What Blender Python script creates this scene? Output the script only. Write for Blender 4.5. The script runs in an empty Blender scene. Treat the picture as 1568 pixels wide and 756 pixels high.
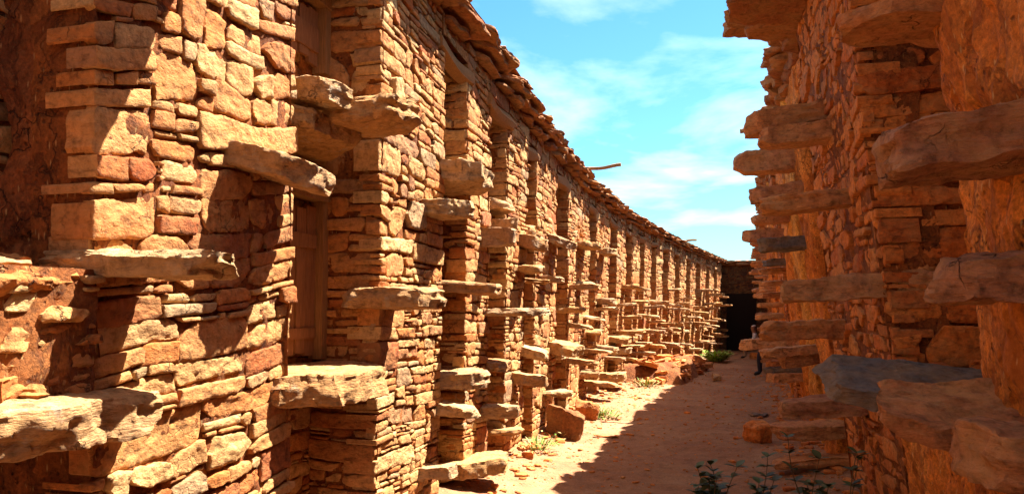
import bpy, math, random
import numpy as np
from mathutils import Vector

random.seed(7)
RNG = np.random.default_rng(11)
C = bpy.context.scene.collection
scene = bpy.context.scene

# ------------------------------------------------------------------ camera model
F, CX, HY, CAMZ = 1200.0, 784.0, 475.0, 1.6
TH = math.atan((1135 - CX) / F)
S_, C_ = math.sin(TH), math.cos(TH)
def direction(px):
    l = (px - CX) / F
    return -S_ + C_ * l, C_ + S_ * l
def depth_of(x, y): return -S_ * x + C_ * y
def zof(py, x, y): return CAMZ + (HY - py) / F * depth_of(x, y)

# ------------------------------------------------------------------ alley plan
LP = np.array([(-6, -2.35), (8.2, -2.35), (10.5, -2.48), (13, -2.62), (17, -2.52), (21, -2.17), (25, -1.68), (28.5, -1.2), (31.5, -.74), (36, -.2)])
RP = np.array([(-6, 1.02), (6, .98), (9, .92), (14, .90), (20, 1.0), (32, 1.18), (36, 1.2)])
def xl(y): return np.interp(y, LP[:, 0], LP[:, 1])
def xr(y): return np.interp(y, RP[:, 0], RP[:, 1])
LEAN_L, LEAN_R = .018, .115
# (Y along the alley, n out of the wall into the alley, z up) -> world
def left_map(p):
    q = np.empty_like(p); q[:, 1] = p[:, 0]; q[:, 2] = p[:, 2] * (1 - .0042 * np.clip(p[:, 0] - 12, 0, 30)) + .11 * np.clip(8.6 - p[:, 0], 0, 4) * np.clip((p[:, 2] - 1.9) / 1.4, 0, 1)
    q[:, 0] = xl(p[:, 0]) + p[:, 1] + LEAN_L * p[:, 2]; return q
def right_map(p):
    q = np.empty_like(p); q[:, 1] = p[:, 0]; q[:, 2] = p[:, 2] * (1 - .007 * np.clip(p[:, 0] - 10, 0, 30))
    q[:, 0] = xr(p[:, 0]) - p[:, 1] - LEAN_R * p[:, 2]; return q

# ------------------------------------------------------------------ noise
def _hash(i, j, k):
    h = (i * 374761393 + j * 668265263 + k * 2147483647 + 1013904223) & 0xffffffff
    h = ((h ^ (h >> 13)) * 1274126177) & 0xffffffff
    h = ((h ^ (h >> 15)) * 2246822519) & 0xffffffff
    return ((h ^ (h >> 14)) & 0xffff) / 32767.5 - 1.0
def vnoise(p):
    pf = np.floor(p); f = p - pf; f = f * f * (3 - 2 * f); i = pf.astype(np.int64)
    r = 0
    for dx in (0, 1):
        wx = f[:, 0] if dx else 1 - f[:, 0]
        for dy in (0, 1):
            wy = f[:, 1] if dy else 1 - f[:, 1]
            for dz in (0, 1):
                wz = f[:, 2] if dz else 1 - f[:, 2]
                r = r + wx * wy * wz * _hash(i[:, 0] + dx, i[:, 1] + dy, i[:, 2] + dz)
    return r
def fbm(p, octv=4, gain=.5):
    r = np.zeros(len(p)); a = 1.0
    for o in range(octv):
        r += a * vnoise(p + 17.3 * o); p = p * 2.03; a *= gain
    return r

# ------------------------------------------------------------------ mesh accumulation
class Acc:
    def __init__(s): s.v = []; s.f = []; s.m = []; s.n = 0
    def add(s, v, f, mat=0):
        v = np.asarray(v, float).reshape(-1, 3); f = np.asarray(f, np.int64).reshape(-1, 4)
        s.v.append(v); s.f.append(f + s.n); s.m.append(np.full(len(f), mat, np.int32)); s.n += len(v)
    def build(s, name, mats, parent=None, origin=None, smooth=True, label=None, mapping=None, sharp=38):
        v = np.concatenate(s.v); f = np.concatenate(s.f); m = np.concatenate(s.m)
        if mapping is not None: v = mapping(v)
        if origin is None: origin = (0, 0, 0)
        elif isinstance(origin, str): origin = (v.min(0) + v.max(0)) / 2; origin = (origin[0], origin[1], v[:, 2].min())
        v = v - np.array(origin)
        me = bpy.data.meshes.new(name)
        me.vertices.add(len(v)); me.vertices.foreach_set('co', v.astype(np.float32).ravel())
        tri = f[:, 2] == f[:, 3]
        tot = np.where(tri, 3, 4).astype(np.int32)
        start = np.concatenate(([0], np.cumsum(tot)[:-1])).astype(np.int32)
        keep = np.ones(f.shape, bool); keep[tri, 3] = False
        loops = f[keep].astype(np.int32)
        me.loops.add(len(loops)); me.loops.foreach_set('vertex_index', loops)
        me.polygons.add(len(f)); me.polygons.foreach_set('loop_start', start)
        me.polygons.foreach_set('material_index', m)
        me.polygons.foreach_set('use_smooth', np.full(len(f), smooth))
        me.update(calc_edges=True); me.validate()
        if smooth: me.set_sharp_from_angle(angle=math.radians(sharp))
        for mt in (mats if isinstance(mats, (list, tuple)) else [mats]): me.materials.append(mt)
        o = bpy.data.objects.new(name, me); C.objects.link(o)
        if parent is not None:
            o.parent = parent
            o.location = Vector(origin) - parent.location
        else: o.location = origin
        if label: o['label'] = label
        return o

def thing(name, label, cat, loc=(0, 0, 0), group=None):
    o = bpy.data.objects.new(name, None); o.empty_display_size = .2; C.objects.link(o); o.location = loc
    tag(o, label, cat, group); return o
def tag(o, label, cat, group=None):
    o['label'] = label; o['category'] = cat
    if group: o['group'] = group
    return o

def grid_faces(nu, nv):
    i = np.arange(nu - 1)[:, None] * nv + np.arange(nv - 1)[None, :]
    i = i.ravel()
    return np.stack([i, i + nv, i + nv + 1, i + 1], 1)

# ------------------------------------------------------------------ rubble masonry
def guillotine(W, H, mean, rnd, amax=.13):
    out = []; st = [(0, 0, W, H)]
    while st:
        u, v, w, h = st.pop()
        a = w * h; r = w / h
        lim = mean * math.exp(rnd.gauss(0, 1.25))
        if a < min(lim, amax) and 1.0 < r < 6.5 or a < .0009 or (h < .04 and r < 5):
            out.append((u, v, w, h)); continue
        if r > 2.8 + rnd.random() * 1.8: vert = True
        elif r < 1.75: vert = False
        else: vert = rnd.random() < .3
        t = rnd.uniform(.14, .86) if rnd.random() < .6 else rnd.uniform(.42, .58)
        if vert: st += [(u, v, w * t, h), (u + w * t, v, w - w * t, h)]
        else: st += [(u, v, w, h * t), (u, v + h * t, w, h - h * t)]
    return out

def masonry(acc, W, H, frame, res, seed, mean=.016, prot=.007, mortar=-.03, edge=(True, True), gap=.0032, rough=1.0, mres=.05,
            warp=.05, quoin=.24, mats=(0, 1), chip=.75, slope=0.0):
    """frame maps arrays (u, v, n) to (Y, n, z). Every stone is a closed-over block standing proud of a mud core."""
    rnd = random.Random(seed)
    Us, Vs, Ns, Es, B, Sd, fac, base = [], [], [], [], [], [], [], 0
    for (u, v, w, h) in guillotine(W, H, mean, rnd):
        g = gap * rnd.uniform(.5, 2.1)
        atl, atr = u < 1e-6 and edge[0], u + w > W - 1e-6 and edge[1]
        u0, u1, v0, v1 = u + g, u + w - g, v + g, v + h - g
        if atl: u0 = u - rnd.uniform(.0, .022)
        if atr: u1 = u + w + rnd.uniform(.0, .022)
        if u1 - u0 < .012 or v1 - v0 < .01: continue
        w2, h2 = u1 - u0, v1 - v0
        e = min(.0045, .2 * min(w2, h2))
        nu = max(2, int(w2 / res) + 1); nv = max(2, int(h2 / res) + 1)
        ss = np.concatenate(([0, 0], [e / w2], np.linspace(e / w2, 1 - e / w2, nu + 1)[1:-1], [1 - e / w2], [1, 1]))
        ts = np.concatenate(([0, 0], [e / h2], np.linspace(e / h2, 1 - e / h2, nv + 1)[1:-1], [1 - e / h2], [1, 1]))
        jx = min(.03, .16 * w2); jy = min(.022, .2 * h2)
        c = [[rnd.uniform(-jx, jx) * .6, rnd.uniform(-jy, jy) * .8] for _ in range(4)]
        Sg, Tg = np.meshgrid(ss, ts, indexing='ij')
        U = u0 + Sg * w2; V = v0 + Tg * h2
        bl = [(1 - Sg) * (1 - Tg), Sg * (1 - Tg), Sg * Tg, (1 - Sg) * Tg]
        for k in range(4):
            dx = c[k][0]
            if (atl and k in (0, 3)) or (atr and k in (1, 2)): dx = 0
            U = U + bl[k] * dx; V = V + bl[k] * c[k][1]
        for k, (a, b) in enumerate(((0, 0), (1, 0), (1, 1), (0, 1))):      # broken-off corners
            r = rnd.uniform(0, .9) ** 1.7 * min(w2, h2) * chip
            if (atl and a == 0) or (atr and a == 1): r *= .4
            asp = rnd.uniform(.5, 2.2)                                     # a straight break across the corner
            q = np.maximum(0, r - np.abs(Sg - a) * w2 / asp - np.abs(Tg - b) * h2)
            U += q * .5 * (1 if a == 0 else -1); V += q * .5 * (1 if b == 0 else -1)
        ed = np.minimum(np.minimum(Sg, 1 - Sg) * w2, np.minimum(Tg, 1 - Tg) * h2)
        p = rnd.gauss(0, prot); p = max(-.014, min(.026, p))
        sl = .11 * min(1, .12 / max(w2, h2))
        N = p + rnd.uniform(-sl, sl) * (U - (u0 + u1) / 2) + rnd.uniform(-sl, sl) * 1.2 * (V - (v0 + v1) / 2)
        N = N - .006 * np.exp(-ed / .004)
        back = np.zeros_like(N); dep = .05
        back[0, :] = back[-1, :] = back[:, 0] = back[:, -1] = 1
        N = np.where(back > 0, mortar - .03, N)
        if atl: N[0, :] = -rnd.uniform(.07, quoin)
        if atr: N[-1, :] = -rnd.uniform(.07, quoin)
        Us.append(U.ravel()); Vs.append(V.ravel()); Ns.append(N.ravel()); B.append(back.ravel())
        sd = rnd.random() * 900
        Sd.append(np.full(U.size, sd)); Es.append(np.full(U.size, min(1, min(w2, h2) / .1)))
        fac.append(grid_faces(*U.shape) + base); base += U.size
    U = np.concatenate(Us); V = np.concatenate(Vs); N = np.concatenate(Ns); B = np.concatenate(B); Sd = np.concatenate(Sd); Es = np.concatenate(Es)
    P = np.stack([U, V, Sd], 1)
    U = U + (vnoise(P * [22, 22, 1]) * .0045 + vnoise(P * [70, 70, 1] + 5) * .003) * Es
    V = V + (vnoise(P * [22, 22, 1] + 31) * .0045 + vnoise(P * [70, 70, 1] + 55) * .003) * Es
    cle = fbm(P * [9, 14, 1] + 9, 3)
    cle = np.floor(cle * 3.2) / 3.2 * .65 + cle * .35
    N = N + (1 - B) * rough * Es * (cle * .0085 + fbm(P * [45, 60, 1], 3) * .0034)
    wp = np.stack([U * 1.1, V * 1.1, np.full(len(U), seed * 7.7)], 1)
    V = V + warp * vnoise(wp) + .4 * warp * vnoise(wp * 2.7) + slope * (U - W / 2)
    N = N + .02 * vnoise(wp * 1.7 + 40)
    acc.add(frame(U, V, N), np.concatenate(fac), mats[0])
    nu = max(2, int(W / mres) + 2); nv = max(2, int(H / mres) + 2)
    A, Bv = np.meshgrid(np.linspace(-.0, W, nu), np.linspace(-.05, H + .05, nv), indexing='ij')
    A = A.ravel(); Bv = Bv.ravel()
    if edge[0]: A[:nv] += .014
    if edge[1]: A[-nv:] -= .014
    Nn = mortar + .014 * fbm(np.stack([A * 14, Bv * 14, np.full(len(A), seed * 3.1)], 1), 3)
    Nn = Nn + .02 * vnoise(np.stack([A * 1.9, Bv * 1.9, np.full(len(A), seed * 7.7 * 1.7)], 1) + 40)
    if edge[0]: Nn[:nv] -= .3
    if edge[1]: Nn[-nv:] -= .3
    acc.add(frame(A, Bv, Nn), grid_faces(nu, nv), mats[1])

def f_front(y0, z0, n0=0.0):
    return lambda u, v, n: np.stack([y0 + u, n0 + n, z0 + v], 1)
def f_near(y0, z0, n0=0.0):      # jamb that looks back along the alley (towards -Y); u runs into the wall
    return lambda u, v, n: np.stack([y0 - n, n0 - u, z0 + v], 1)
def f_far(y0, z0, n0=0.0):       # jamb that looks up the alley (towards +Y)
    return lambda u, v, n: np.stack([y0 + n, n0 - u, z0 + v], 1)
def sheet(acc, frame, W, H, mat=0, res=.3, amp=.0, seed=0):
    nu = max(2, int(W / res) + 1); nv = max(2, int(H / res) + 1)
    A, B = np.meshgrid(np.linspace(0, W, nu), np.linspace(0, H, nv), indexing='ij'); A = A.ravel(); B = B.ravel()
    n = amp * fbm(np.stack([A * 3, B * 3, np.full(len(A), seed + .5)], 1), 4) if amp else np.zeros(len(A))
    acc.add(frame(A, B, n), grid_faces(nu, nv), mat)

# ------------------------------------------------------------------ rough blocks
def block_pts(L, W, T, res, rad):
    """closed, welded box surface centred on the origin, edges rounded by rad"""
    n = [max(2, int(round(d / r))) for d, r in zip((L, W, T), (res, res, min(res, T / 5)))]
    vs, fs, base = [], [], 0
    for ax in range(3):
        a, b = [(1, 2), (2, 0), (0, 1)][ax]
        for sg in (-1, 1):
            A, B = np.meshgrid(np.linspace(-1, 1, n[a] + 1), np.linspace(-1, 1, n[b] + 1), indexing='ij')
            p = np.zeros((A.size, 3)); p[:, a] = A.ravel(); p[:, b] = B.ravel(); p[:, ax] = sg
            f = grid_faces(n[a] + 1, n[b] + 1)
            if sg < 0: f = f[:, ::-1]
            vs.append(p); fs.append(f + base); base += len(p)
    v = np.concatenate(vs); f = np.concatenate(fs)
    _, idx, inv = np.unique(np.round(v, 5), axis=0, return_index=True, return_inverse=True)
    v = v[idx]; f = inv.ravel()[f]
    half = np.array([L, W, T]) / 2
    v = v * half
    inner = np.maximum(half - rad, half * .2)
    q = np.clip(v, -inner, inner); d = v - q
    ln = np.linalg.norm(d, axis=1, keepdims=True)
    r = np.minimum(rad, half.min() * .8)
    v = np.where(ln > 1e-9, q + d / np.maximum(ln, 1e-9) * np.minimum(ln, r), v)
    return v, f

def rough_block(L, W, T, seed, res=.03, rad=None, plan=.05, layers=1.0, lump=.012, taper=0.0, bow=0.0, facets=9, cut=.80):
    """slab of split stone: uneven outline, cleft top, layered edges. Long axis +X, centred."""
    rad = rad or min(.009, T * .12)
    v, f = block_pts(L, W, T, res, rad)
    s = seed * 13.7
    x, y, z = v.T.copy()
    rn = random.Random(seed)
    so = np.array([s, s * .37, s * .71])
    k = 1 - taper * (x / L + .5)
    y = y * k
    P3 = np.stack([x, y, z], 1); hf = np.array([L, W, T]) / 2
    for q in range(facets):
        nv = np.array([rn.uniform(-.3, 1), rn.uniform(-1, 1), rn.choice([-1, 1]) * rn.uniform(.15, 1.0) * (.5 * (L + W) / T) ** .35])
        nv /= np.linalg.norm(nv); sup = np.abs(nv * hf).sum() * rn.uniform(cut, .97)
        P3 = P3 - np.maximum(0, P3 @ nv - sup)[:, None] * nv
    x, y, z = P3.T.copy()
    # plan outline: cut corners at the tip
    for sg in (-1, 1):
        r = rn.uniform(.0, .45) * W
        d = np.maximum(0, (x - (L / 2 - r)) / max(r, 1e-4)) * np.maximum(0, (sg * y - (W / 2 - r)) / max(r, 1e-4))
        y = y - sg * d * r * .5; x = x - d * r * .5
    pl = np.stack([x * 4, y * 4, z * 2], 1) + so
    px = vnoise(pl) * plan + vnoise(pl * 3.1) * plan * .4
    py = vnoise(pl + 50) * plan * .8 + vnoise(pl * 3.1 + 70) * plan * .4
    rimx = np.clip(np.abs(x) / (L / 2), 0, 1) ** 3; rimy = np.clip(np.abs(y) / (W / 2), 0, 1) ** 3
    lay = np.stack([x * 2.5, y * 2.5, z * 45 / max(.6, T / .1)], 1) + so
    la = (np.floor(vnoise(lay) * 3) / 3 + .5 * vnoise(lay * [6, 6, 1])) * .016 * layers
    sx = np.sign(x) * rimx; sy = np.sign(y) * rimy
    x2 = x + px * rimx + sx * la; y2 = y + py * rimy + sy * la
    zz = np.stack([x * 5, y * 5, np.sign(z) * 3], 1) + so
    st = fbm(zz, 3); st = .6 * np.floor(st * 3) / 3 + .4 * st
    rimz = np.clip(np.abs(z) / (T / 2), 0, 1)
    z2 = z + rimz * (st * lump + fbm(np.stack([x * 40, y * 40, z * 40], 1) + so, 3) * .003)
    z2 = z2 + bow * ((x / L) ** 2 - .1)
    fine = np.stack([x * 55, y * 55, z * 55], 1) + so
    x2 = x2 + vnoise(fine) * .004; y2 = y2 + vnoise(fine + 9) * .004
    md = np.stack([x, y, z], 1)                                              # broken, lumpy faces all round
    for fr, am in ((13, .011), (29, .006)):
        kk = min(1.0, T / .07) * am
        q = [vnoise(md * fr + so + 60 + 11 * c) for c in range(3)]
        x2 = x2 + kk * np.round(q[0] * 2.5) / 2.5; y2 = y2 + kk * np.round(q[1] * 2.5) / 2.5; z2 = z2 + kk * .6 * q[2]
    return np.stack([x2, y2, z2], 1), f

def rot(v, rz=0, ry=0, rx=0):
    x, y, z = v.T
    if rx: y, z = y * math.cos(rx) - z * math.sin(rx), y * math.sin(rx) + z * math.cos(rx)
    if ry: x, z = x * math.cos(ry) + z * math.sin(ry), -x * math.sin(ry) + z * math.cos(ry)
    if rz: x, y = x * math.cos(rz) - y * math.sin(rz), x * math.sin(rz) + y * math.cos(rz)
    return np.stack([x, y, z], 1)

def tube(pts, rads, sides=8, seed=0, amp=0.0):
    pts = np.asarray(pts, float); n = len(pts)
    t = np.gradient(pts, axis=0); t /= np.linalg.norm(t, axis=1, keepdims=True) + 1e-9
    ref = np.array([0, 0, 1.0]) if abs(t[0, 2]) < .9 else np.array([1.0, 0, 0])
    a = np.cross(t, ref); a /= np.linalg.norm(a, axis=1, keepdims=True) + 1e-9
    b = np.cross(t, a)
    an = np.linspace(0, 2 * math.pi, sides + 1)
    rads = np.broadcast_to(np.asarray(rads, float), (n,))
    r = rads[:, None] * np.ones(sides + 1)[None]
    if amp:
        q = np.stack([np.cos(an)[None] * 2 + np.arange(n)[:, None] * .15, np.sin(an)[None] * 2 + 0 * np.arange(n)[:, None],
                      np.full((n, sides + 1), seed * 3.3)], 2).reshape(-1, 3)
        r = r * (1 + amp * fbm(q, 2).reshape(n, -1)); r[:, -1] = r[:, 0]
    v = pts[:, None] + r[:, :, None] * (np.cos(an)[None, :, None] * a[:, None] + np.sin(an)[None, :, None] * b[:, None])
    f = list(grid_faces(n, sides + 1))
    v = v.reshape(-1, 3); base = len(v)
    v = np.concatenate([v, pts[:1], pts[-1:]])
    for k in range(sides):
        f.append(np.array([base, k + 1, k, k])); e = (n - 1) * (sides + 1)
        f.append(np.array([base + 1, e + k, e + k + 1, e + k + 1]))
    return v, np.array(f)

def plain_box(c, d):
    v, f = block_pts(d[0], d[1], d[2], 10, min(d) * .06)
    return v + np.array(c), f

# ------------------------------------------------------------------ materials
def new_mat(name):
    m = bpy.data.materials.new(name); m.use_nodes = True; nt = m.node_tree; nt.nodes.clear()
    out = nt.nodes.new('ShaderNodeOutputMaterial'); b = nt.nodes.new('ShaderNodeBsdfPrincipled')
    nt.links.new(b.outputs[0], out.inputs[0]); b.inputs['Roughness'].default_value = .9
    b.inputs['Specular IOR Level'].default_value = .25
    return m, nt, b
def N(nt, t, **kw):
    n = nt.nodes.new(t)
    for k, v in kw.items(): setattr(n, k, v)
    return n
def noise(nt, co, scale, detail=5, rough=.6, dist=0.0):
    n = N(nt, 'ShaderNodeTexNoise'); n.inputs['Scale'].default_value = scale; n.inputs['Detail'].default_value = detail
    n.inputs['Roughness'].default_value = rough; n.inputs['Distortion'].default_value = dist
    nt.links.new(co, n.inputs['Vector']); return n.outputs['Fac']
def ramp(nt, fac, stops, interp='LINEAR'):
    r = N(nt, 'ShaderNodeValToRGB'); r.color_ramp.interpolation = interp
    el = r.color_ramp.elements
    while len(el) > 1: el.remove(el[-1])
    el[0].position = stops[0][0]; el[0].color = (*stops[0][1], 1)
    for p, c in stops[1:]:
        e = el.new(p); e.color = (*c, 1)
    nt.links.new(fac, r.inputs[0]); return r.outputs[0]
def grey(v): return (v, v, v)
def mix(nt, fac, a, b, mode='MIX'):
    n = N(nt, 'ShaderNodeMix', data_type='RGBA', blend_type=mode); n.clamp_result = False
    if isinstance(fac, (int, float)): n.inputs[0].default_value = fac
    else: nt.links.new(fac, n.inputs[0])
    for s, x in ((6, a), (7, b)):
        if isinstance(x, tuple): n.inputs[s].default_value = (*x, 1)
        else: nt.links.new(x, n.inputs[s])
    return n.outputs[2]
def math_(nt, op, a, b=None, clamp=False):
    n = N(nt, 'ShaderNodeMath', operation=op); n.use_clamp = clamp
    for s, x in ((0, a), (1, b)):
        if x is None: continue
        if isinstance(x, (int, float)): n.inputs[s].default_value = x
        else: nt.links.new(x, n.inputs[s])
    return n.outputs[0]
def scaled(nt, co, s):
    n = N(nt, 'ShaderNodeVectorMath', operation='MULTIPLY'); n.inputs[1].default_value = s; nt.links.new(co, n.inputs[0]); return n.outputs[0]
def bump(nt, b, height, strength, dist):
    n = N(nt, 'ShaderNodeBump'); n.inputs['Strength'].default_value = strength; n.inputs['Distance'].default_value = dist
    nt.links.new(height, n.inputs['Height']); nt.links.new(n.outputs[0], b.inputs['Normal'])

ALB = .70
def stone_mat(name, stops, varnish=(.10, .035, .014), vamt=.55, grain=1.0, lichen=None, bstr=1.0, layered=False, obj_rand=False, alb=ALB):
    m, nt, b = new_mat(name)
    g = N(nt, 'ShaderNodeNewGeometry'); co = g.outputs['Position']
    rnd = g.outputs['Random Per Island']
    if obj_rand:
        oi = N(nt, 'ShaderNodeObjectInfo'); rnd = oi.outputs['Random']
    # every stone its own offset, so no pattern runs on from stone to stone
    off = N(nt, 'ShaderNodeCombineXYZ'); nt.links.new(math_(nt, 'MULTIPLY', rnd, 53.0), off.inputs[0]); nt.links.new(math_(nt, 'MULTIPLY', rnd, 91.0), off.inputs[2])
    ad = N(nt, 'ShaderNodeVectorMath', operation='ADD'); nt.links.new(co, ad.inputs[0]); nt.links.new(off.outputs[0], ad.inputs[1]); p = ad.outputs[0]
    col = ramp(nt, rnd, stops, 'LINEAR')
    n1 = noise(nt, p, 4.5, 5, .62); n2 = noise(nt, p, 24, 6, .7); n3 = noise(nt, scaled(nt, p, (1, 1, 2.6)), 9, 6, .68, .6)
    col = mix(nt, 1.0, col, ramp(nt, n2, [(.3, grey(.42)), (.48, grey(1)), (.70, grey(1.42))]), 'MULTIPLY')
    col = mix(nt, ramp(nt, n1, [(.42, grey(0)), (.72, grey(.55))]), col, (.50, .27, .095))
    col = mix(nt, ramp(nt, n3, [(.54, grey(0)), (.68, grey(vamt))]), col, varnish)
    if lichen:
        col = mix(nt, ramp(nt, noise(nt, p, 7, 6, .75), [(.56, grey(0)), (.66, grey(.6))]), col, lichen)
    # hairline cracks and dark pits that belong to the stone
    vo = N(nt, 'ShaderNodeTexVoronoi', feature='DISTANCE_TO_EDGE'); vo.inputs['Scale'].default_value = 6.5
    wv = N(nt, 'ShaderNodeVectorMath', operation='ADD'); nn = N(nt, 'ShaderNodeTexNoise'); nn.inputs['Scale'].default_value = 9; nn.inputs['Detail'].default_value = 4
    nt.links.new(p, nn.inputs['Vector']); nt.links.new(p, wv.inputs[0]); nt.links.new(scaled(nt, nn.outputs['Color'], (.22, .22, .22)), wv.inputs[1])
    nt.links.new(wv.outputs[0], vo.inputs['Vector'])
    crack = ramp(nt, vo.outputs[0], [(0, grey(1)), (.022, grey(0))])
    cm = math_(nt, 'MULTIPLY', crack, ramp(nt, noise(nt, p, 3, 2), [(.57, grey(0)), (.65, grey(1))]))
    col = mix(nt, math_(nt, 'MULTIPLY', cm, .6), col, (.07, .022, .008))
    col = mix(nt, 1.0, col, grey(alb), 'MULTIPLY')
    nt.links.new(col, b.inputs['Base Color'])
    hsrc = math_(nt, 'ADD', math_(nt, 'MULTIPLY', noise(nt, p, 38 * grain, 8, .72), .5), math_(nt, 'MULTIPLY', noise(nt, scaled(nt, p, (1, 1, 4.5 if layered else 1.6)), 14 * grain, 6, .65), 1.0))
    hsrc = math_(nt, 'SUBTRACT', hsrc, math_(nt, 'MULTIPLY', cm, .55))
    bump(nt, b, hsrc, bstr, .022)
    return m

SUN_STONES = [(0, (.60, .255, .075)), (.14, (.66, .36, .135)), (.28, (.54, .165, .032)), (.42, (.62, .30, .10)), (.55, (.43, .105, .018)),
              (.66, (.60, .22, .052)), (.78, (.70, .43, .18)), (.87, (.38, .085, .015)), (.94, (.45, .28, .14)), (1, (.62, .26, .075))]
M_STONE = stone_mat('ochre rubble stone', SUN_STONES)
SHADE_STONES = [(0, (.52, .15, .026)), (.2, (.60, .20, .038)), (.4, (.42, .105, .018)), (.6, (.56, .175, .032)), (.8, (.36, .085, .016)), (.92, (.50, .20, .055)), (1, (.54, .155, .028))]  # redder copy of the sun palette, hue of shade put into the colour
M_RSTONE = stone_mat('shade red rubble stone', SHADE_STONES, vamt=.6, alb=.95)
M_SLAB = stone_mat('weathered step slab', [(0, (.50, .26, .09)), (.3, (.42, .19, .07)), (.55, (.50, .31, .15)), (.75, (.36, .20, .11)), (1, (.47, .24, .085))],
                   varnish=(.13, .055, .03), layered=True, lichen=(.46, .38, .28), obj_rand=True, bstr=1.2, alb=.85)
M_RSLAB = stone_mat('brown step slab', [(0, (.40, .165, .055)), (.35, (.34, .125, .045)), (.6, (.42, .20, .085)), (.8, (.27, .11, .055)), (1, (.38, .15, .05))],
                    varnish=(.09, .035, .02), layered=True, lichen=(.40, .22, .10), obj_rand=True, alb=1.25, bstr=1.3)
M_SLATE = stone_mat('grey slate', [(0, (.12, .10, .092)), (1, (.17, .14, .12))], varnish=(.10, .07, .055), layered=True, vamt=.5, obj_rand=True, alb=.85, bstr=1.2)
M_BOULDER = stone_mat('dark boulder', [(0, (.40, .13, .04)), (1, (.46, .17, .05))], alb=.5, bstr=1.6)
M_ROOF = stone_mat('red roof slab', [(0, (.36, .115, .035)), (.4, (.44, .165, .05)), (.7, (.30, .085, .03)), (1, (.42, .19, .075))], varnish=(.12, .045, .025), layered=True)
M_SHADESTONE = stone_mat('shade darkened rubble', [(0, (.08, .026, .012)), (.5, (.11, .037, .016)), (1, (.06, .02, .011))])  # rubble darkened so the end wall's shade sits in its colour

def mud_mat(name, a, b_, c, bs=1.0, scale=1.0, cracks=.6, streak=0.0, alb=ALB):
    m, nt, b = new_mat(name)
    g = N(nt, 'ShaderNodeNewGeometry'); p = g.outputs['Position']
    n1 = noise(nt, p, 1.7 * scale, 6, .65, .4); n2 = noise(nt, p, 11 * scale, 7, .72); n3 = noise(nt, p, 60, 5, .7)
    col = ramp(nt, n1, [(.3, a), (.55, b_), (.75, c)])
    col = mix(nt, 1.0, col, ramp(nt, n2, [(.28, grey(.42)), (.5, grey(1)), (.74, grey(1.4))]), 'MULTIPLY')
    col = mix(nt, 1.0, col, ramp(nt, n3, [(.32, grey(.6)), (.68, grey(1.3))]), 'MULTIPLY')
    if streak:
        n4 = noise(nt, scaled(nt, p, (5, 5, .55)), 2.2, 5, .65, .3)
        col = mix(nt, ramp(nt, n4, [(.5, grey(0)), (.68, grey(streak))]), col, tuple(x * .42 for x in a))
    # flaked patches, pits left by lost gravel, bits of straw
    fl = noise(nt, scaled(nt, p, (1, 1, .7)), 5.5, 8, .7, .8)
    flm = ramp(nt, fl, [(.53, grey(0)), (.565, grey(1))])
    col = mix(nt, math_(nt, 'MULTIPLY', flm, .5), col, tuple(x * k for x, k in zip(a, (.62, .5, .5))))
    vp = N(nt, 'ShaderNodeTexVoronoi'); vp.inputs['Scale'].default_value = 30; nt.links.new(p, vp.inputs['Vector'])
    vs = N(nt, 'ShaderNodeSeparateColor'); nt.links.new(vp.outputs['Color'], vs.inputs[0])
    pit = math_(nt, 'MULTIPLY', ramp(nt, vp.outputs['Distance'], [(.12, grey(1)), (.3, grey(0))]), ramp(nt, vs.outputs[0], [(.72, grey(0)), (.76, grey(1))]))
    col = mix(nt, math_(nt, 'MULTIPLY', pit, .7), col, (.08, .022, .007))
    st = N(nt, 'ShaderNodeTexVoronoi'); st.inputs['Scale'].default_value = 1; nt.links.new(scaled(nt, p, (60, 60, 16)), st.inputs['Vector'])
    ss = N(nt, 'ShaderNodeSeparateColor'); nt.links.new(st.outputs['Color'], ss.inputs[0])
    col = mix(nt, math_(nt, 'MULTIPLY', math_(nt, 'MULTIPLY', ramp(nt, st.outputs['Distance'], [(.15, grey(1)), (.3, grey(0))]), ramp(nt, ss.outputs[1], [(.8, grey(0)), (.84, grey(1))])), .6), col, (.72, .46, .18))
    vo = N(nt, 'ShaderNodeTexVoronoi', feature='DISTANCE_TO_EDGE'); vo.inputs['Scale'].default_value = 3.0
    wv = N(nt, 'ShaderNodeVectorMath', operation='ADD'); nn = N(nt, 'ShaderNodeTexNoise'); nn.inputs['Scale'].default_value = 5; nn.inputs['Detail'].default_value = 5
    nt.links.new(p, nn.inputs['Vector']); nt.links.new(p, wv.inputs[0]); nt.links.new(scaled(nt, nn.outputs['Color'], (.5, .5, .5)), wv.inputs[1])
    nt.links.new(wv.outputs[0], vo.inputs['Vector'])
    cm = math_(nt, 'MULTIPLY', ramp(nt, vo.outputs[0], [(0, grey(1)), (.014, grey(0))]), ramp(nt, noise(nt, p, 1.3, 2), [(.5, grey(0)), (.6, grey(1))]))
    col = mix(nt, math_(nt, 'MULTIPLY', cm, cracks), col, (.05, .015, .006))
    col = mix(nt, 1.0, col, grey(alb), 'MULTIPLY')
    nt.links.new(col, b.inputs['Base Color'])
    h = math_(nt, 'ADD', n2, math_(nt, 'MULTIPLY', noise(nt, p, 45, 8, .75), .6))
    h = math_(nt, 'SUBTRACT', h, math_(nt, 'ADD', math_(nt, 'MULTIPLY', pit, .6), math_(nt, 'MULTIPLY', flm, .35)))
    h = math_(nt, 'SUBTRACT', h, math_(nt, 'MULTIPLY', cm, .8))
    bump(nt, b, h, bs, .022)
    return m
M_MUD = mud_mat('red mud mortar', (.28, .075, .015), (.34, .105, .022), (.42, .15, .034))
M_PLASTER = mud_mat('orange mud plaster', (.52, .145, .02), (.66, .22, .033), (.70, .29, .055), streak=.6, alb=1.0)
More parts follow.
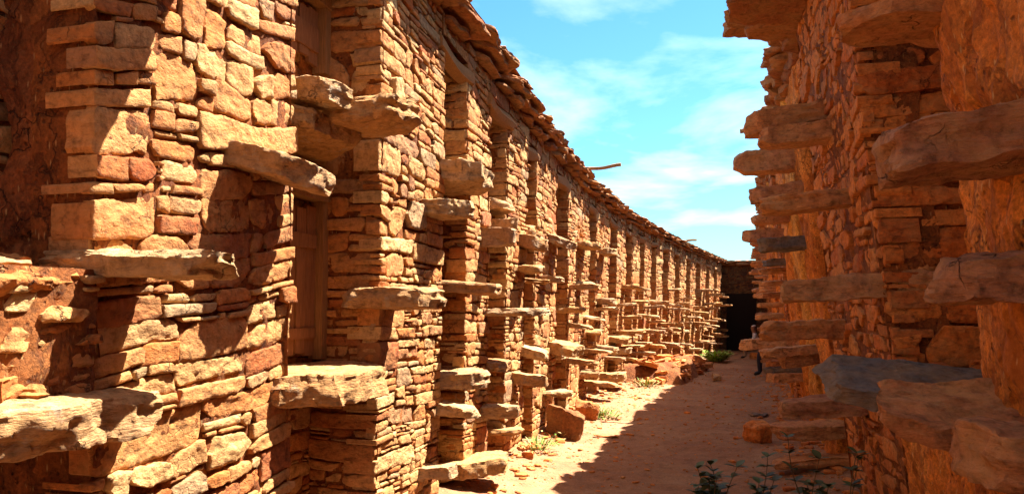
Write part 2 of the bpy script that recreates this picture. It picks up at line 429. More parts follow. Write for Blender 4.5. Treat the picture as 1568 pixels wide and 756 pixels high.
M_PLASTER_PALE = mud_mat('ochre mud plaster', (.54, .20, .03), (.66, .29, .05), (.70, .36, .085), streak=.4, alb=1.0)
M_REDPLASTER = mud_mat('dark red mud plaster', (.26, .075, .022), (.34, .105, .03), (.40, .14, .042), cracks=1.0)

def earth_mat():
    m, nt, b = new_mat('trodden earth')
    g = N(nt, 'ShaderNodeNewGeometry'); p = g.outputs['Position']
    n1 = noise(nt, p, .9, 6, .65, .5); n2 = noise(nt, p, 7, 8, .72); n3 = noise(nt, p, 55, 6, .75)
    col = ramp(nt, n1, [(.3, (.36, .155, .07)), (.55, (.44, .215, .10)), (.75, (.53, .30, .155))])
    col = mix(nt, 1.0, col, ramp(nt, n2, [(.28, grey(.66)), (.5, grey(1)), (.75, grey(1.2))]), 'MULTIPLY')
    col = mix(nt, 1.0, col, ramp(nt, n3, [(.3, grey(.72)), (.7, grey(1.22))]), 'MULTIPLY')
    vo = N(nt, 'ShaderNodeTexVoronoi'); vo.inputs['Scale'].default_value = 34; vo.inputs['Randomness'].default_value = 1; nt.links.new(p, vo.inputs['Vector'])
    sp = N(nt, 'ShaderNodeSeparateColor'); nt.links.new(vo.outputs['Color'], sp.inputs[0])
    peb = math_(nt, 'MULTIPLY', ramp(nt, vo.outputs['Distance'], [(.2, grey(1)), (.36, grey(0))]), ramp(nt, sp.outputs[0], [(.62, grey(0)), (.66, grey(1))]))
    col = mix(nt, math_(nt, 'MULTIPLY', peb, .7), col, ramp(nt, sp.outputs[1], [(0, (.30, .15, .08)), (.5, (.5, .30, .17)), (1, (.55, .42, .30))]))
    col = mix(nt, 1.0, col, grey(ALB * .95), 'MULTIPLY')
    nt.links.new(col, b.inputs['Base Color'])
    h = math_(nt, 'ADD', math_(nt, 'MULTIPLY', n2, 1.2), math_(nt, 'ADD', math_(nt, 'MULTIPLY', n3, .35), math_(nt, 'MULTIPLY', peb, .3)))
    bump(nt, b, h, .8, .035)
    return m
M_EARTH = earth_mat()

def wood_mat(name, a, b_):
    m, nt, b = new_mat(name)
    t = N(nt, 'ShaderNodeTexCoord'); p = t.outputs['Object']
    n1 = noise(nt, scaled(nt, p, (9, 9, .8)), 3, 6, .7, .8); n2 = noise(nt, scaled(nt, p, (40, 40, 2)), 4, 4, .7)
    col = mix(nt, n1, a, b_)
    col = mix(nt, 1.0, col, ramp(nt, n2, [(.3, grey(.6)), (.7, grey(1.25))]), 'MULTIPLY')
    nt.links.new(col, b.inputs['Base Color']); bump(nt, b, math_(nt, 'ADD', n1, n2), .5, .012)
    return m
M_WOOD = wood_mat('old palm wood', (.20, .085, .03), (.36, .18, .065))
M_DOOR = wood_mat('dark red door wood', (.17, .06, .022), (.36, .15, .055))
def plain_mat(name, c, rough=.85, var=.25, tr=0.0):
    m, nt, b = new_mat(name); b.inputs['Roughness'].default_value = rough
    g = N(nt, 'ShaderNodeNewGeometry')
    k = ramp(nt, g.outputs['Random Per Island'], [(0, tuple(x * (1 - var) for x in c)), (1, tuple(min(1, x * (1 + var)) for x in c))])
    nt.links.new(k, b.inputs['Base Color'])
    return m
M_LEAF = plain_mat('olive leaf', (.06, .075, .022), .6, .45)
M_WEED = plain_mat('bright weed', (.10, .17, .018), .7, .5)
M_DRY = plain_mat('dry straw grass', (.34, .24, .09), .8, .4)
M_STEM = plain_mat('brown stem', (.12, .07, .03))
M_PAINTED_DARK = plain_mat('painted doorway dark', (.012, .006, .004), 1, 0)  # flat black that paints the darkness inside the doorway

# ------------------------------------------------------------------ left granary
LX = thing('granary_building', 'long sunlit rubble stone granary with narrow niches and many jutting steps', 'granary', (-2.6, 8, 0))
DL = .50
LPIERS = [(2.37, 3.72), (4.77, 5.9), (6.47, 7.13), (7.71, 8.52)]
def y_left(px):
    dx, dy = direction(px); ys = np.linspace(1, 45, 6000)
    hit = np.nonzero(ys * dx / dy < xl(ys) + .03)[0]
    return float(ys[hit[0]]) if len(hit) else 99.0
for p0, p1 in [(818, 851), (868, 901), (911, 932), (943, 957), (967, 977), (985, 996), (1004, 1014), (1022, 1032), (1040, 1049), (1056, 1064.5), (1071, 1079), (1085, 1092), (1097, 1103)]:
    a0, a1 = y_left(p0), y_left(p1)
    if a1 > 31.4: break
    LPIERS.append((a0, a1)); print('pier', round(a0, 2), round(a1, 2))
WALLTOP = 3.66
SLOT_TOP = 3.50
def rres(y): return .0115 if y < 6.2 else .018 if y < 9 else .034 if y < 14 else .07 if y < 20 else .12

def left_pier(i, y0, y1):
    a = Acc(); W = y1 - y0; r = rres(y0); H = WALLTOP + .05
    far = y0 > 14
    if i == 0:
        zb = .45
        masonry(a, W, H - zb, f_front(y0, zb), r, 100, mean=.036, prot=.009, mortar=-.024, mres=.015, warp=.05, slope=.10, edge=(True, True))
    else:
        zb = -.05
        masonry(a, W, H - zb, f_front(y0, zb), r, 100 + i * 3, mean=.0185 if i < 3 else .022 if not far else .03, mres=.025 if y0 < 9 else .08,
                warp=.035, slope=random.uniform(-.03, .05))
    if i == 0:     # this return is smeared with mud and cracked
        jm = Acc()
        nu, nv = 110, 560
        A, B = np.meshgrid(np.linspace(0, 1.3, nu), np.linspace(-.05, H, nv), indexing='ij'); A = A.ravel(); B = B.ravel()
        P = np.stack([A, B, np.full(len(A), 3.3)], 1)
        lump = fbm(P * 3.5, 4); n = .035 * lump + .012 * fbm(P * 14, 4)
        cour = np.abs(vnoise(P * [2.0, 5.5, 1] + 8)); n -= .05 * np.exp(-(cour / .06) ** 2) * np.clip(1.2 - A * 1.6, 0, 1)
        crk = np.abs(vnoise(P * [2.4, 1.5, 1] + 20) + .25 * vnoise(P * 9)); n -= .035 * np.exp(-(crk / .018) ** 2)
        hole = ((A - .56) / .085) ** 2 + ((B - 2.19) / .11) ** 2 + .5 * vnoise(P * 9 + 3); n -= .34 * np.exp(-np.maximum(hole, 0) ** 2)
        n += .02 * np.exp(-A / .05)
        a.add(f_near(y0 + .025, 0, -.005)(A, B, n), grid_faces(nu, nv), 2)
    else:
        masonry(a, DL + .02, H - zb, f_near(y0, zb), r * 1.25, 101 + i * 3, mean=.026, prot=.008, mres=.04 if y0 < 9 else .1, edge=(False, False), gap=.005, mortar=-.02, warp=.03)
    sheet(a, f_far(y1 - .03, zb), DL + .05, H - zb, 1, .12, .015, i)
    return a.build('pier', [M_STONE, M_MUD, M_REDPLASTER], LX, 'c', mapping=left_map)
for i, (y0, y1) in enumerate(LPIERS): left_pier(i, y0, y1)
# the same wall carries on behind the viewer
a = Acc()
masonry(a, 4.2, WALLTOP, f_front(-3.4, 0, 0), .08, 61, mean=.035, mres=.2)
a.build('pier', [M_STONE, M_MUD], LX, 'c', mapping=left_map)

# wall at the back of the niches
a = Acc()
masonry(a, 6.3, 4.0, f_front(.9, -.05, -DL - .01), .03, 71, mean=.02, mres=.07, edge=(False, False), mortar=-.02)
masonry(a, 24.3, 4.0, f_front(7.2, -.05, -DL - .01), .12, 73, mean=.04, mres=.25, edge=(False, False))
sheet(a, f_front(-3.4, -.05, -DL - .25), 36, 4.0, 1, 1.0)
a.build('niche_wall', [M_STONE, M_MUD], LX, 'c', mapping=left_map)
# near-left bay, deeper than the others
a = Acc()
masonry(a, 1.6, 4.0, f_front(.8, -.05, -1.25), .03, 79, mean=.03, mres=.06, edge=(False, False))
a.build('niche_wall', [M_RSTONE, M_MUD], LX, 'c', mapping=left_map)

# band of masonry over the niches + log lintels + timber floors
gaps = []
prev = .9
for (y0, y1) in LPIERS: gaps.append((prev, y0)); prev = y1
for k, (g0, g1) in enumerate(gaps):
    if k == 0: continue
    a = Acc(); r = rres(g0)
    masonry(a, g1 - g0 + .04, WALLTOP - SLOT_TOP, f_front(g0 - .02, SLOT_TOP, -.02), r * 1.3, 300 + k, mean=.010, mres=.1, edge=(False, False))
    sheet(a, lambda u, v, n: np.stack([g0 + u, -v, np.full(len(u), SLOT_TOP + .01)], 1), g1 - g0, DL, 1, .2)
    a.build('lintel_band', [M_STONE, M_MUD], LX, 'c', mapping=left_map)
    a = Acc()
    for j in range(2):
        t = np.linspace(0, 1, 9)
        pts = np.stack([g0 - .1 + t * (g1 - g0 + .2), np.full(9, -.05 - j * .16) + .012 * np.sin(t * 5 + k), SLOT_TOP - .075 + .015 * np.sin(t * 4 + j + k)], 1)
        v, f = tube(pts, .07 + .01 * (k % 2), 10, k, .25); a.add(v, f)
    a.build('lintel_log', [M_WOOD], LX, 'c', mapping=left_map)

# doors in the back of the niches
def door(k, y0, y1, z0, z1):
    if y1 - y0 < .3: return
    n = -DL + .045; y0 += .07; y1 -= .07
    a = Acc(); w = y1 - y0; cnt = max(3, int(w / .11))
    for j in range(cnt):
        v, f = plain_box((y0 + (j + .5) * w / cnt, n, (z0 + z1) / 2), (w / cnt - .012, .03, z1 - z0 - .02 * ((j * 7) % 3))); v[:, 1] += .009 * (j % 2); v[:, 0] += .02 * (v[:, 2] - z0) * math.sin(j * 2.3) * .3; a.add(v, f)
    for zz in (z0 + .15, z1 - .18):
        v, f = plain_box(((y0 + y1) / 2, n + .024, zz), (w * .96, .02, .07)); a.add(v, f)
    d = a.build('door', [M_DOOR], LX, 'c', mapping=left_map)
    a = Acc()
    for (c, dd) in (((y0 - .04, n + .02, (z0 + z1) / 2), (.075, .10, z1 - z0 + .06)), ((y1 + .04, n + .02, (z0 + z1) / 2), (.075, .10, z1 - z0 + .06)),
                    (((y0 + y1) / 2, n + .025, z1 + .075), (w + .22, .12, .09))):
        v, f = plain_box(c, dd); a.add(v, f)
    fr = a.build('door_frame', [M_WOOD], None, 'c', mapping=left_map)
    fr.parent = d; fr.location = fr.location - d.location - LX.location
    a = Acc(); v, f = plain_box((y0 + .1, n + .04, (z0 + z1) / 2), (.025, .05, .12)); a.add(v, f)
    lk = a.build('lock', [M_WOOD], None, 'c', mapping=left_map); lk.parent = d; lk.location = lk.location - d.location - LX.location
for k in range(1, 7):
    g0, g1 = gaps[k]
    door(k, g0 + .04, g1 - .0, 1.30, 2.20)
    door(k, g0 + .04, g1 - .0, 2.92, 3.2)

# ------------------------------------------------------------------ steps and ledges
slab_id = [0]
def slab(parent, name, P, W, T, root, tip, mat, seed=None, embed=.22, res=.03, sign=1, label=None, taper=.0, bow=0.0, plan=.045, lump=.012, skew=0.0, layers=1.0, tilt=0.0):
    """root/tip: (x, y, z) of the near top edge at the wall and at the free end"""
    slab_id[0] += 1; seed = seed or slab_id[0] * 3 + 1
    root = np.array(root); tip = np.array(tip)
    d = tip - root; L = np.linalg.norm(d) + embed
    v, f = rough_block(L, W, T, seed, res, plan=plan, lump=lump, taper=taper, bow=bow, layers=layers)
    v[:, 0] += L / 2 - embed; v[:, 1] += W / 2 if sign > 0 else W / 2; v[:, 2] -= T / 2
    ang = math.atan2(d[1], d[0]); sl = math.atan2(d[2], math.hypot(d[0], d[1]))
    v = rot(v, 0, -sl, tilt)
    if d[0] < 0: v[:, 0] *= -1; v = rot(v, ang - math.pi); f = f[:, ::-1]
    else: v = rot(v, ang)
    v = v + root
    a = Acc(); a.add(v, f); return a.build(name, [mat], parent, 'c', label=label)

def step_from_view(side, px_root, px_tip, far, y_root, y_tip, th, mat, n0=0.0, **kw):
    """place a slab by where its near top edge starts at the wall and ends; far = px of the far end corner (left) or width in metres"""
    dx, dy = direction(px_root); k = dx / dy
    y = 6.0
    for _ in range(40):
        z = zof(y_root, y * k, y)
        x = xl(y) + n0 + LEAN_L * z if side == 'l' else xr(y) - n0 - LEAN_R * z
        y = .5 * y + .5 * x / k
    x = y * k; z0 = zof(y_root, x, y)
    y1 = y + kw.pop('dy', 0.0)
    tx, ty = direction(px_tip); xt = y1 * tx / ty; z1 = zof(y_tip, xt, y1)
    T = th / F * depth_of(xt, y1)
    if side == 'l' and far > 5:
        qx, qy = direction(far); W = xt * qy / qx - y1
    else: W = far
    W = min(max(W, .12), 1.2)
    return slab(LX if side == 'l' else RX, kw.pop('name', 'step'), 0, W, T, (x, y, z0), (xt, y1, z1), mat, **kw)

L_STEPS = [  # px_root, px_tip, px_far, y_root, y_tip, thickness
    (132, 305, 384, 379, 381, 42, {'res': .014, 'lump': .008}),
    (345, 478, 556, 213, 246, 36, {'res': .014, 'plan': .03, 'lump': .01, 'dy': .1}),
    (505, 600, 648, 146, 137, 40, {'res': .014, 'bow': .14, 'layers': 1.8}),
    (466, 505, 545, 116, 118, 34, {'res': .014, 'lump': .008, 'n0': .0}),
    (566, 660, 692, 440, 438, 33, {'res': .014, 'lump': .008}),
    (650, 706, 734, 304, 303, 24, {'res': .018}),
    (737, 786, 796, 349, 348, 27, {'res': .02}), (752, 790, 806, 333, 332, 18, {}), (797, 836, 850, 358, 366, 18, {'dy': .05}), (838, 868, 886, 357, 366, 12, {}),
    (690, 756, 774, 430, 433, 18, {'lump': .009}), (744, 826, 845, 473, 471, 11, {'lump': .006}), (792, 828, 842, 404, 406, 12, {}), (828, 856, 866, 421, 422, 10, {}), (806, 838, 842, 426, 427, 8, {}),
    (883, 908, 916, 431, 432, 10, {}), (913, 940, 948, 456, 456, 9, {}), (866, 888, 896, 471, 470, 8, {}),
    (800, 836, 846, 531, 540, 15, {}), (842, 884, 898, 523, 531, 17, {}), (785, 834, 842, 570, 576, 18, {}),
    (662, 722, 736, 618, 628, 15, {'res': .02}), (736, 782, 793, 622, 622, 18, {'res': .02}), (766, 796, 806, 657, 657, 11, {}),
    (832, 868, 878, 599, 598, 9, {}), (888, 916, 923, 568, 568, 9, {}), (918, 950, 962, 575, 574, 12, {}), (934, 962, 976, 515, 517, 9, {}), (930, 960, 970, 534, 534, 9, {}),
    (915, 942, 950, 380, 379, 9, {}), (884, 914, 926, 369, 370, 9, {}), (896, 920, 930, 505, 505, 8, {}), (950, 975, 985, 566, 566, 9, {}),
    (690, 752, 786, 712, 709, 24, {'res': .02, 'bow': -.03}), (640, 690, 704, 716, 716, 20, {'res': .02}),
]
used = []
for s in L_STEPS:
    kw = dict(s[6]); kw.setdefault('res', .026)
    o = step_from_view('l', *s[:6], M_SLAB, **kw)
# ledge slabs that floor the niches
def ledge(y0, y1, z, P, T, seed, mat=M_SLAB, res=.03, n0=-DL, cover=.08):
    v, f = rough_block(P + DL, y1 - y0 + cover, T, seed, res, plan=.05, lump=.012)
    v = np.stack([v[:, 1] + (y0 + y1) / 2, v[:, 0] + (P - DL) / 2, v[:, 2] + z - T / 2], 1)
    a = Acc(); a.add(v, f); return a.build('ledge', [mat], LX, 'c', mapping=left_map)
ledge(3.62, 4.80, 1.255, .24, .17, 401, res=.016)
ledge(3.75, 4.75, 2.53, .03, .10, 402, res=.018)
ledge(5.92, 6.52, 1.09, .30, .13, 403, res=.018)
ledge(5.90, 6.50, 2.64, .28, .13, 405, res=.018)
for k in range(3, len(gaps)):
    g0, g1 = gaps[k]
    for z in ((1.1, 2.62) if k < 5 else (1.05,)):
        ledge(g0, g1, z + random.uniform(-.05, .05), random.uniform(-.02, .12), random.uniform(.08, .12), 420 + k * 2 + int(z), res=.03 if g0 < 12 else .07, cover=.02)
# mud-smeared rubble sill and wide ledge at the near left
a = Acc()
masonry(a, 1.5, .44, f_front(.86, 1.26, .03), .014, 555, mean=.016, prot=.022, mortar=-.012, mres=.015, edge=(False, False), warp=.09, chip=1.6, rough=2.2)
v, f = rough_block(1.6, .62, .10, 556, .016, plan=.05, lump=.03, facets=12)
v = np.stack([v[:, 0] + 1.58, v[:, 1] - .27, v[:, 2] + 1.70], 1); a.add(v, f[:, ::-1])
for q, (yy, nn, zz) in enumerate([(2.05, -.1, 1.74), (2.2, -.2, 1.76), (1.95, -.25, 1.77), (2.28, -.05, 1.31), (2.1, .0, 1.32), (2.0, -.02, 1.34)]):
    v, f = rough_block(random.uniform(.1, .2), random.uniform(.08, .16), random.uniform(.05, .08), 570 + q, .012, lump=.01)
    v = rot(v, random.uniform(0, 3), random.uniform(-.2, .2)); a.add(v + [yy, nn, zz], f)
a.build('sill', [M_STONE, M_MUD], LX, 'c', mapping=left_map, label='rough rubble sill smeared with mud')
a = Acc()
v, f = rough_block(1.5, .72, .15, 558, .014, plan=.07, lump=.014, facets=12)
v = np.stack([v[:, 0] + 1.83, v[:, 1] - .08, v[:, 2] + 1.225], 1); a.add(v, f[:, ::-1])
a.build('ledge', [M_SLAB], LX, 'c', mapping=left_map)
slab(LX, 'step', 0, .36, .12, (-2.33, 2.55, 3.30), (-1.82, 2.45, 3.26), M_SLAB, res=.03)

# the far steps, two columns to every pier
cnt = 0
for i, (y0, y1) in enumerate(LPIERS):
    if y0 < 10.9: continue
    if y0 < 12: cols = [(y0 + .05, .5), (y1 - .35, .0)]
    else: cols = [(y0 + .03, random.uniform(0, .3)), (y1 - .32, random.uniform(.2, .55))]
    for ci, (yy, ph) in enumerate(cols):
        z = .38 + ph
        while z < 2.35:
            if random.random() < (.85 if y0 > 15 else .6):
                P = random.uniform(.34, .58); W = random.uniform(.2, .34); T = random.uniform(.05, .085)
                yj = yy + random.uniform(-.05, .05); x0 = xl(yj) + LEAN_L * z
                slab(LX, 'step', 0, W, T, (x0, yj, z), (x0 + P, yj, z + random.uniform(-.05, .03)), M_SLAB, res=.06, embed=.18, lump=.008)
                cnt += 1
            z += random.uniform(.5, .68)
print('far steps', cnt)

# eaves of stacked flat stones
a = Acc()
rnd = random.Random(5)
for lay in range(3):
    y = .0 + lay * .11
    while y < 31.6:
        w = rnd.uniform(.38, .85); near = y < 10
        over = (.09, .17, .22)[lay] + rnd.uniform(-.03, .03)
        L = rnd.uniform(.6, .75); T = rnd.uniform(.036, .058)
        v, f = rough_block(L, w, T, int(rnd.random() * 9999), .028 if near else .07 if y < 18 else .12, plan=.035, lump=.010)
        v = rot(v, rnd.uniform(-.07, .07), rnd.uniform(.04, .14), rnd.uniform(-.05, .05))
        z = WALLTOP + .05 + lay * .062 + rnd.uniform(-.012, .012)
        v = np.stack([v[:, 1] + y + w / 2, v[:, 0] + over - L / 2, v[:, 2] + z], 1)
        a.add(v, f[:, ::-1]); y += w * rnd.uniform(.82, .98)
sheet(a, lambda u, v, n: np.stack([u, .12 - v, WALLTOP + .21 + .03 * np.exp(-((v - .3) / .3) ** 2) + n], 1), 32, 3.2, 1, .12, .03, 4)
a.build('roof', [M_ROOF, M_MUD], LX, 'c', mapping=left_map)
def pole(parent, p0, p1, r, name='roof_pole', mat=M_WOOD, seed=1):
    t = np.linspace(0, 1, 12)[:, None]
    pts = np.array(p0) * (1 - t) + np.array(p1) * t + .012 * np.sin(t * 7 + seed) * np.array([0, 0, 1])
    v, f = tube(pts, r, 9, seed, .3); a = Acc(); a.add(v, f); return a.build(name, [mat], parent, 'c')
pole(LX, (-2.7, 13.3, 4.02), (-1.96, 13.3, 4.06), .026)
pole(LX, (-1.9, 24.5, 3.70), (-1.30, 24.5, 3.74), .03, seed=3)

# ------------------------------------------------------------------ right granary
RX = thing('granary_building', 'mud plastered granary in shade with rounded buttresses and heavy brown steps', 'granary', (1.3, 8, 0))
DR = .62; RTOP = 4.08
RP_ = [(1.2, 3.40, 'p'), (4.92, 7.55, 'm'), (8.35, 9.2, 'p'), (9.75, 10.7, 'p'), (11.4, 12.6, 'p')]
y = 13.3
while y < 30.8:
    w = random.uniform(.8, 1.15); RP_.append((y, y + w, 'p' if random.random() < .7 else 'm')); y += w + random.uniform(.6, .8)
def plaster_pier(a, y0, y1, seed, res, D=DR, H=RTOP, r=.14, lump=.045, mat=0):
    W = y1 - y0
    path = []
    na = 7
    for t in np.linspace(0, 1, max(3, int((D - r) / res)))[:-1]: path.append((y0, -D + t * (D - r)))
    for t in np.linspace(0, math.pi / 2, na)[:-1]: path.append((y0 + r - r * math.cos(t), -r + r * math.sin(t)))
    for t in np.linspace(0, 1, max(3, int((W - 2 * r) / res))): path.append((y0 + r + t * (W - 2 * r), 0))
    for t in np.linspace(0, math.pi / 2, na)[1:]: path.append((y1 - r + r * math.sin(t), -r + r * math.cos(t)))
    path.append((y1, -D))
    path = np.array(path); tg = np.gradient(path, axis=0); nr = np.stack([-tg[:, 1], tg[:, 0]], 1); nr /= np.linalg.norm(nr, axis=1, keepdims=True) + 1e-9
    nz = max(8, int(H / res)); zs = np.linspace(-.05, H, nz)
    Y = np.repeat(path[:, 0], nz); Nn = np.repeat(path[:, 1], nz); Z = np.tile(zs, len(path))
    nn = np.repeat(nr, nz, axis=0)
    P = np.stack([Y * 2.2, Nn * 2.2, Z * 1.1 + seed * 5.1], 1)
    d = lump * fbm(P, 3) + .016 * fbm(P * 5, 4) + .007 * fbm(P * 17, 4)
    peel = fbm(P * 1.6 + 30, 4); edge_ = 1 / (1 + np.exp(-(peel - .42) * 45)); d -= (.026 - .012 * fbm(P * 11, 3)) * edge_
    d += .02 * np.sin(Z * 2.1 + seed) 
    Y = Y + nn[:, 0] * d; Nn = Nn + nn[:, 1] * d
    a.add(np.stack([Y, Nn, Z], 1), grid_faces(len(path), nz), mat)
for i, (y0, y1, kd) in enumerate(RP_):
    a = Acc(); r = .015 if y0 < 7 else .03 if y0 < 11 else .06 if y0 < 16 else .12
    if kd == 'p':
        plaster_pier(a, y0, y1, i, r, lump=.05, r=.16 if y0 < 6 else .12)
        o = a.build('pier', [M_PLASTER_PALE if i == 3 else M_PLASTER], RX, 'c', mapping=right_map)
    else:
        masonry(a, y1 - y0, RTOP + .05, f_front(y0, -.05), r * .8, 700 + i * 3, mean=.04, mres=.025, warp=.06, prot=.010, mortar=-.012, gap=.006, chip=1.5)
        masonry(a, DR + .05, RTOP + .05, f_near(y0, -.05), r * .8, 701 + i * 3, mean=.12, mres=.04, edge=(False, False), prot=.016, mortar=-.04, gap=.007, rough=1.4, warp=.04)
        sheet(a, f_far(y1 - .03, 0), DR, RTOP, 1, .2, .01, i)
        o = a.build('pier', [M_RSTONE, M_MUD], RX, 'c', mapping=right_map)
a = Acc()
masonry(a, 31.5 - 3.2, RTOP, f_front(3.2, -.05, -DR), .07, 781, mean=.05, mres=.12, edge=(False, False))
sheet(a, f_front(-3.6, -.05, -DR - .3), 36, RTOP + .1, 1, 1.0)
a.build('niche_wall', [M_RSTONE, M_MUD], RX, 'c', mapping=right_map)
a = Acc(); sheet(a, f_front(-3.6, -.05, .0), 4.9, RTOP, 0, .1, .04, 9); a.build('pier', [M_PLASTER], RX, 'c', mapping=right_map)
a = Acc()
nu, nv = 90, 110
A, B = np.meshgrid(np.linspace(3.3, 5.0, nu), np.linspace(-.1, 1.75, nv), indexing='ij'); A = A.ravel(); B = B.ravel()
P = np.stack([A, B, 0 * A + 2.2], 1)
hz = np.minimum(B, 1.17 + .05 * fbm(P * [3, 0, 1], 2)); over = np.maximum(0, B - hz)
nn = -.03 + .04 * fbm(P * 3, 4) + .012 * fbm(P * 17, 4) - over * 1.1
a.add(np.stack([A, nn, hz + over * .22 + .03 * fbm(P * 8, 3) * (over > 0)], 1), grid_faces(nu, nv))
a.build('sill', [M_PLASTER], RX, 'c', mapping=right_map)
a = Acc(); rnd = random.Random(77)
for q in range(16):
    v, f = rough_block(rnd.uniform(.1, .28), rnd.uniform(.1, .2), rnd.uniform(.04, .09), 1500 + q, .018)
    v = rot(v, rnd.uniform(0, 3), rnd.uniform(-.3, .3)); a.add(v + [rnd.uniform(3.5, 4.8), rnd.uniform(-.5, -.08), 1.22 + rnd.uniform(0, .1)], f)
a.build('packing_stones', [M_RSTONE], RX, 'c', mapping=right_map)
# band over the niches
prev = 3.40
for k, (y0, y1, kd) in enumerate(RP_[1:]):
    a = Acc(); zt = 3.58
    masonry(a, y0 - prev + .1, RTOP - zt, f_front(prev - .05, zt, -.06), .03 if y0 < 9 else .1, 800 + k, mean=.02, mres=.1, edge=(False, False))
    sheet(a, lambda u, v, n, p=prev: np.stack([p + u, -v, np.full(len(u), zt + .01)], 1), y0 - prev, DR, 1, .2)
    a.build('lintel_band', [M_RSTONE, M_MUD], RX, 'c', mapping=right_map)
    a = Acc()
    for j in range(2):
        t = np.linspace(0, 1, 9)
        pts = np.stack([prev - .1 + t * (y0 - prev + .2), np.full(9, -.12 - j * .2), zt - .07 + .02 * np.sin(t * 4 + j)], 1)
        v, f = tube(pts, .075, 10, k, .25); a.add(v, f)
    a.build('lintel_log', [M_WOOD], RX, 'c', mapping=right_map)
    prev = y1
# eaves
a = Acc(); rnd = random.Random(9)
for lay in range(3):
    y = -.5
    while y < 31.6:
        w = rnd.uniform(.35, .7)
        over = (.10, .16, .2)[lay] + rnd.uniform(-.05, .05)
        over += .52 - .10 * max(0, y - 5.6) if 4.0 < y < 7.5 else -.05
        L = .8; T = rnd.uniform(.07, .11)
        v, f = rough_block(L, w, T, int(rnd.random() * 9999), .035 if y < 11 else .1, plan=.05, lump=.014)
        v = rot(v, rnd.uniform(-.1, .1), rnd.uniform(-.04, .06), rnd.uniform(-.08, .08))
        z = RTOP + .05 + lay * .09
        v = np.stack([v[:, 1] + y + w / 2, v[:, 0] + over - L / 2, v[:, 2] + z], 1); a.add(v, f); y += w * rnd.uniform(.84, .97)
sheet(a, lambda u, v, n: np.stack([u - .5, .0 - v, RTOP + .33 + n], 1), 32.5, 3.2, 1, .25, .03, 14)
a.build('roof', [M_ROOF, M_MUD], RX, 'c', mapping=right_map)

R_STEPS = [  # px_root, px_tip, width m, y_root, y_tip, thickness
    (1600, 1357, .42, 150, 188, 76, {'res': .016, 'lump': .02, 'plan': .03}),
    (1640, 1432, .40, 372, 392, 80, {'res': .016, 'lump': .02, 'plan': .05}),
    (1500, 1272, .74, 640, 606, 28, {'res': .018, 'mat': M_SLATE, 'lump': .01, 'layers': 1.6, 'taper': .4, 'tilt': .24}),
    (1590, 1356, .46, 676, 650, 44, {'res': .018, 'lump': .022, 'plan': .06, 'tilt': .34, 'taper': .3}),
    (1680, 1500, .4, 668, 672, 95, {'res': .02, 'lump': .02}),
    (1440, 1290, .4, -12, -6, 26, {'res': .02}),
    (1350, 1189, .3, 416, 427, 38, {'res': .02, 'lump': .014}),
    (1296, 1162, .3, 489, 492, 29, {'res': .02, 'lump': .012}),
    (1300, 1163, .3, 284, 300, 28, {'res': .022}),
    (1262, 1141, .32, 150, 172, 32, {'res': .03}), (1270, 1163, .3, 182, 194, 28, {'res': .03}), (1215, 1125, .3, 224, 231, 34, {'res': .03}),
    (1225, 1147, .3, 277, 286, 24, {'res': .03}), (1200, 1137, .3, 348, 352, 18, {'res': .04}), (1232, 1160, .3, 360, 364, 20, {'res': .03, 'mat': M_SLATE}),
    (1222, 1131, .45, 514, 521, 16, {'res': .03}), (1245, 1166, .35, 528, 536, 14, {'res': .03}), (1245, 1194, .35, 541, 548, 18, {'res': .03}),
    (1225, 1171, .3, 552, 554, 8, {'res': .03}), (1228, 1170, .3, 562, 564, 9, {'res': .03, 'mat': M_SLATE}), (1230, 1172, .3, 571, 573, 13, {'res': .03}),
    (1330, 1196, .34, 608, 616, 27, {'res': .026, 'lump': .02}), (1280, 1185, .34, 648, 652, 24, {'res': .026}), (1290, 1184, .3, 700, 706, 14, {'res': .026}),
    (1212, 1150, .3, 325, 328, 14, {'res': .05}), (1206, 1158, .3, 408, 412, 9, {'res': .05}), (1204, 1160, .3, 428, 430, 8, {'res': .05}), (1204, 1158, .3, 446, 449, 9, {'res': .05}),
    (1200, 1160, .3, 462, 464, 7, {'res': .05}), (1200, 1156, .3, 480, 482, 8, {'res': .05}), (1206, 1166, .3, 395, 398, 10, {'res': .05, 'mat': M_SLATE}),
]
for s in R_STEPS:
    kw = dict(s[6]); m = kw.pop('mat', M_RSLAB)
    step_from_view('r', *s[:6], m, embed=.3, **kw)
for i in range(12):
    yj = 15 + i * 1.32
    for z in (.5, 1.05, 1.55, 2.1, 2.6, 3.1):
        if random.random() < .5:
            yy = yj + random.uniform(0, .6); x0 = xr(yy) - LEAN_R * z
            slab(RX, 'step', 0, .3, random.uniform(.07, .12), (x0, yy, z), (x0 - random.uniform(.3, .5), yy, z - .02), M_RSLAB, res=.08, embed=.2)
pole(RX, (.6, 12.9, 4.45), (-.02, 12.9, 4.42), .035, seed=8)

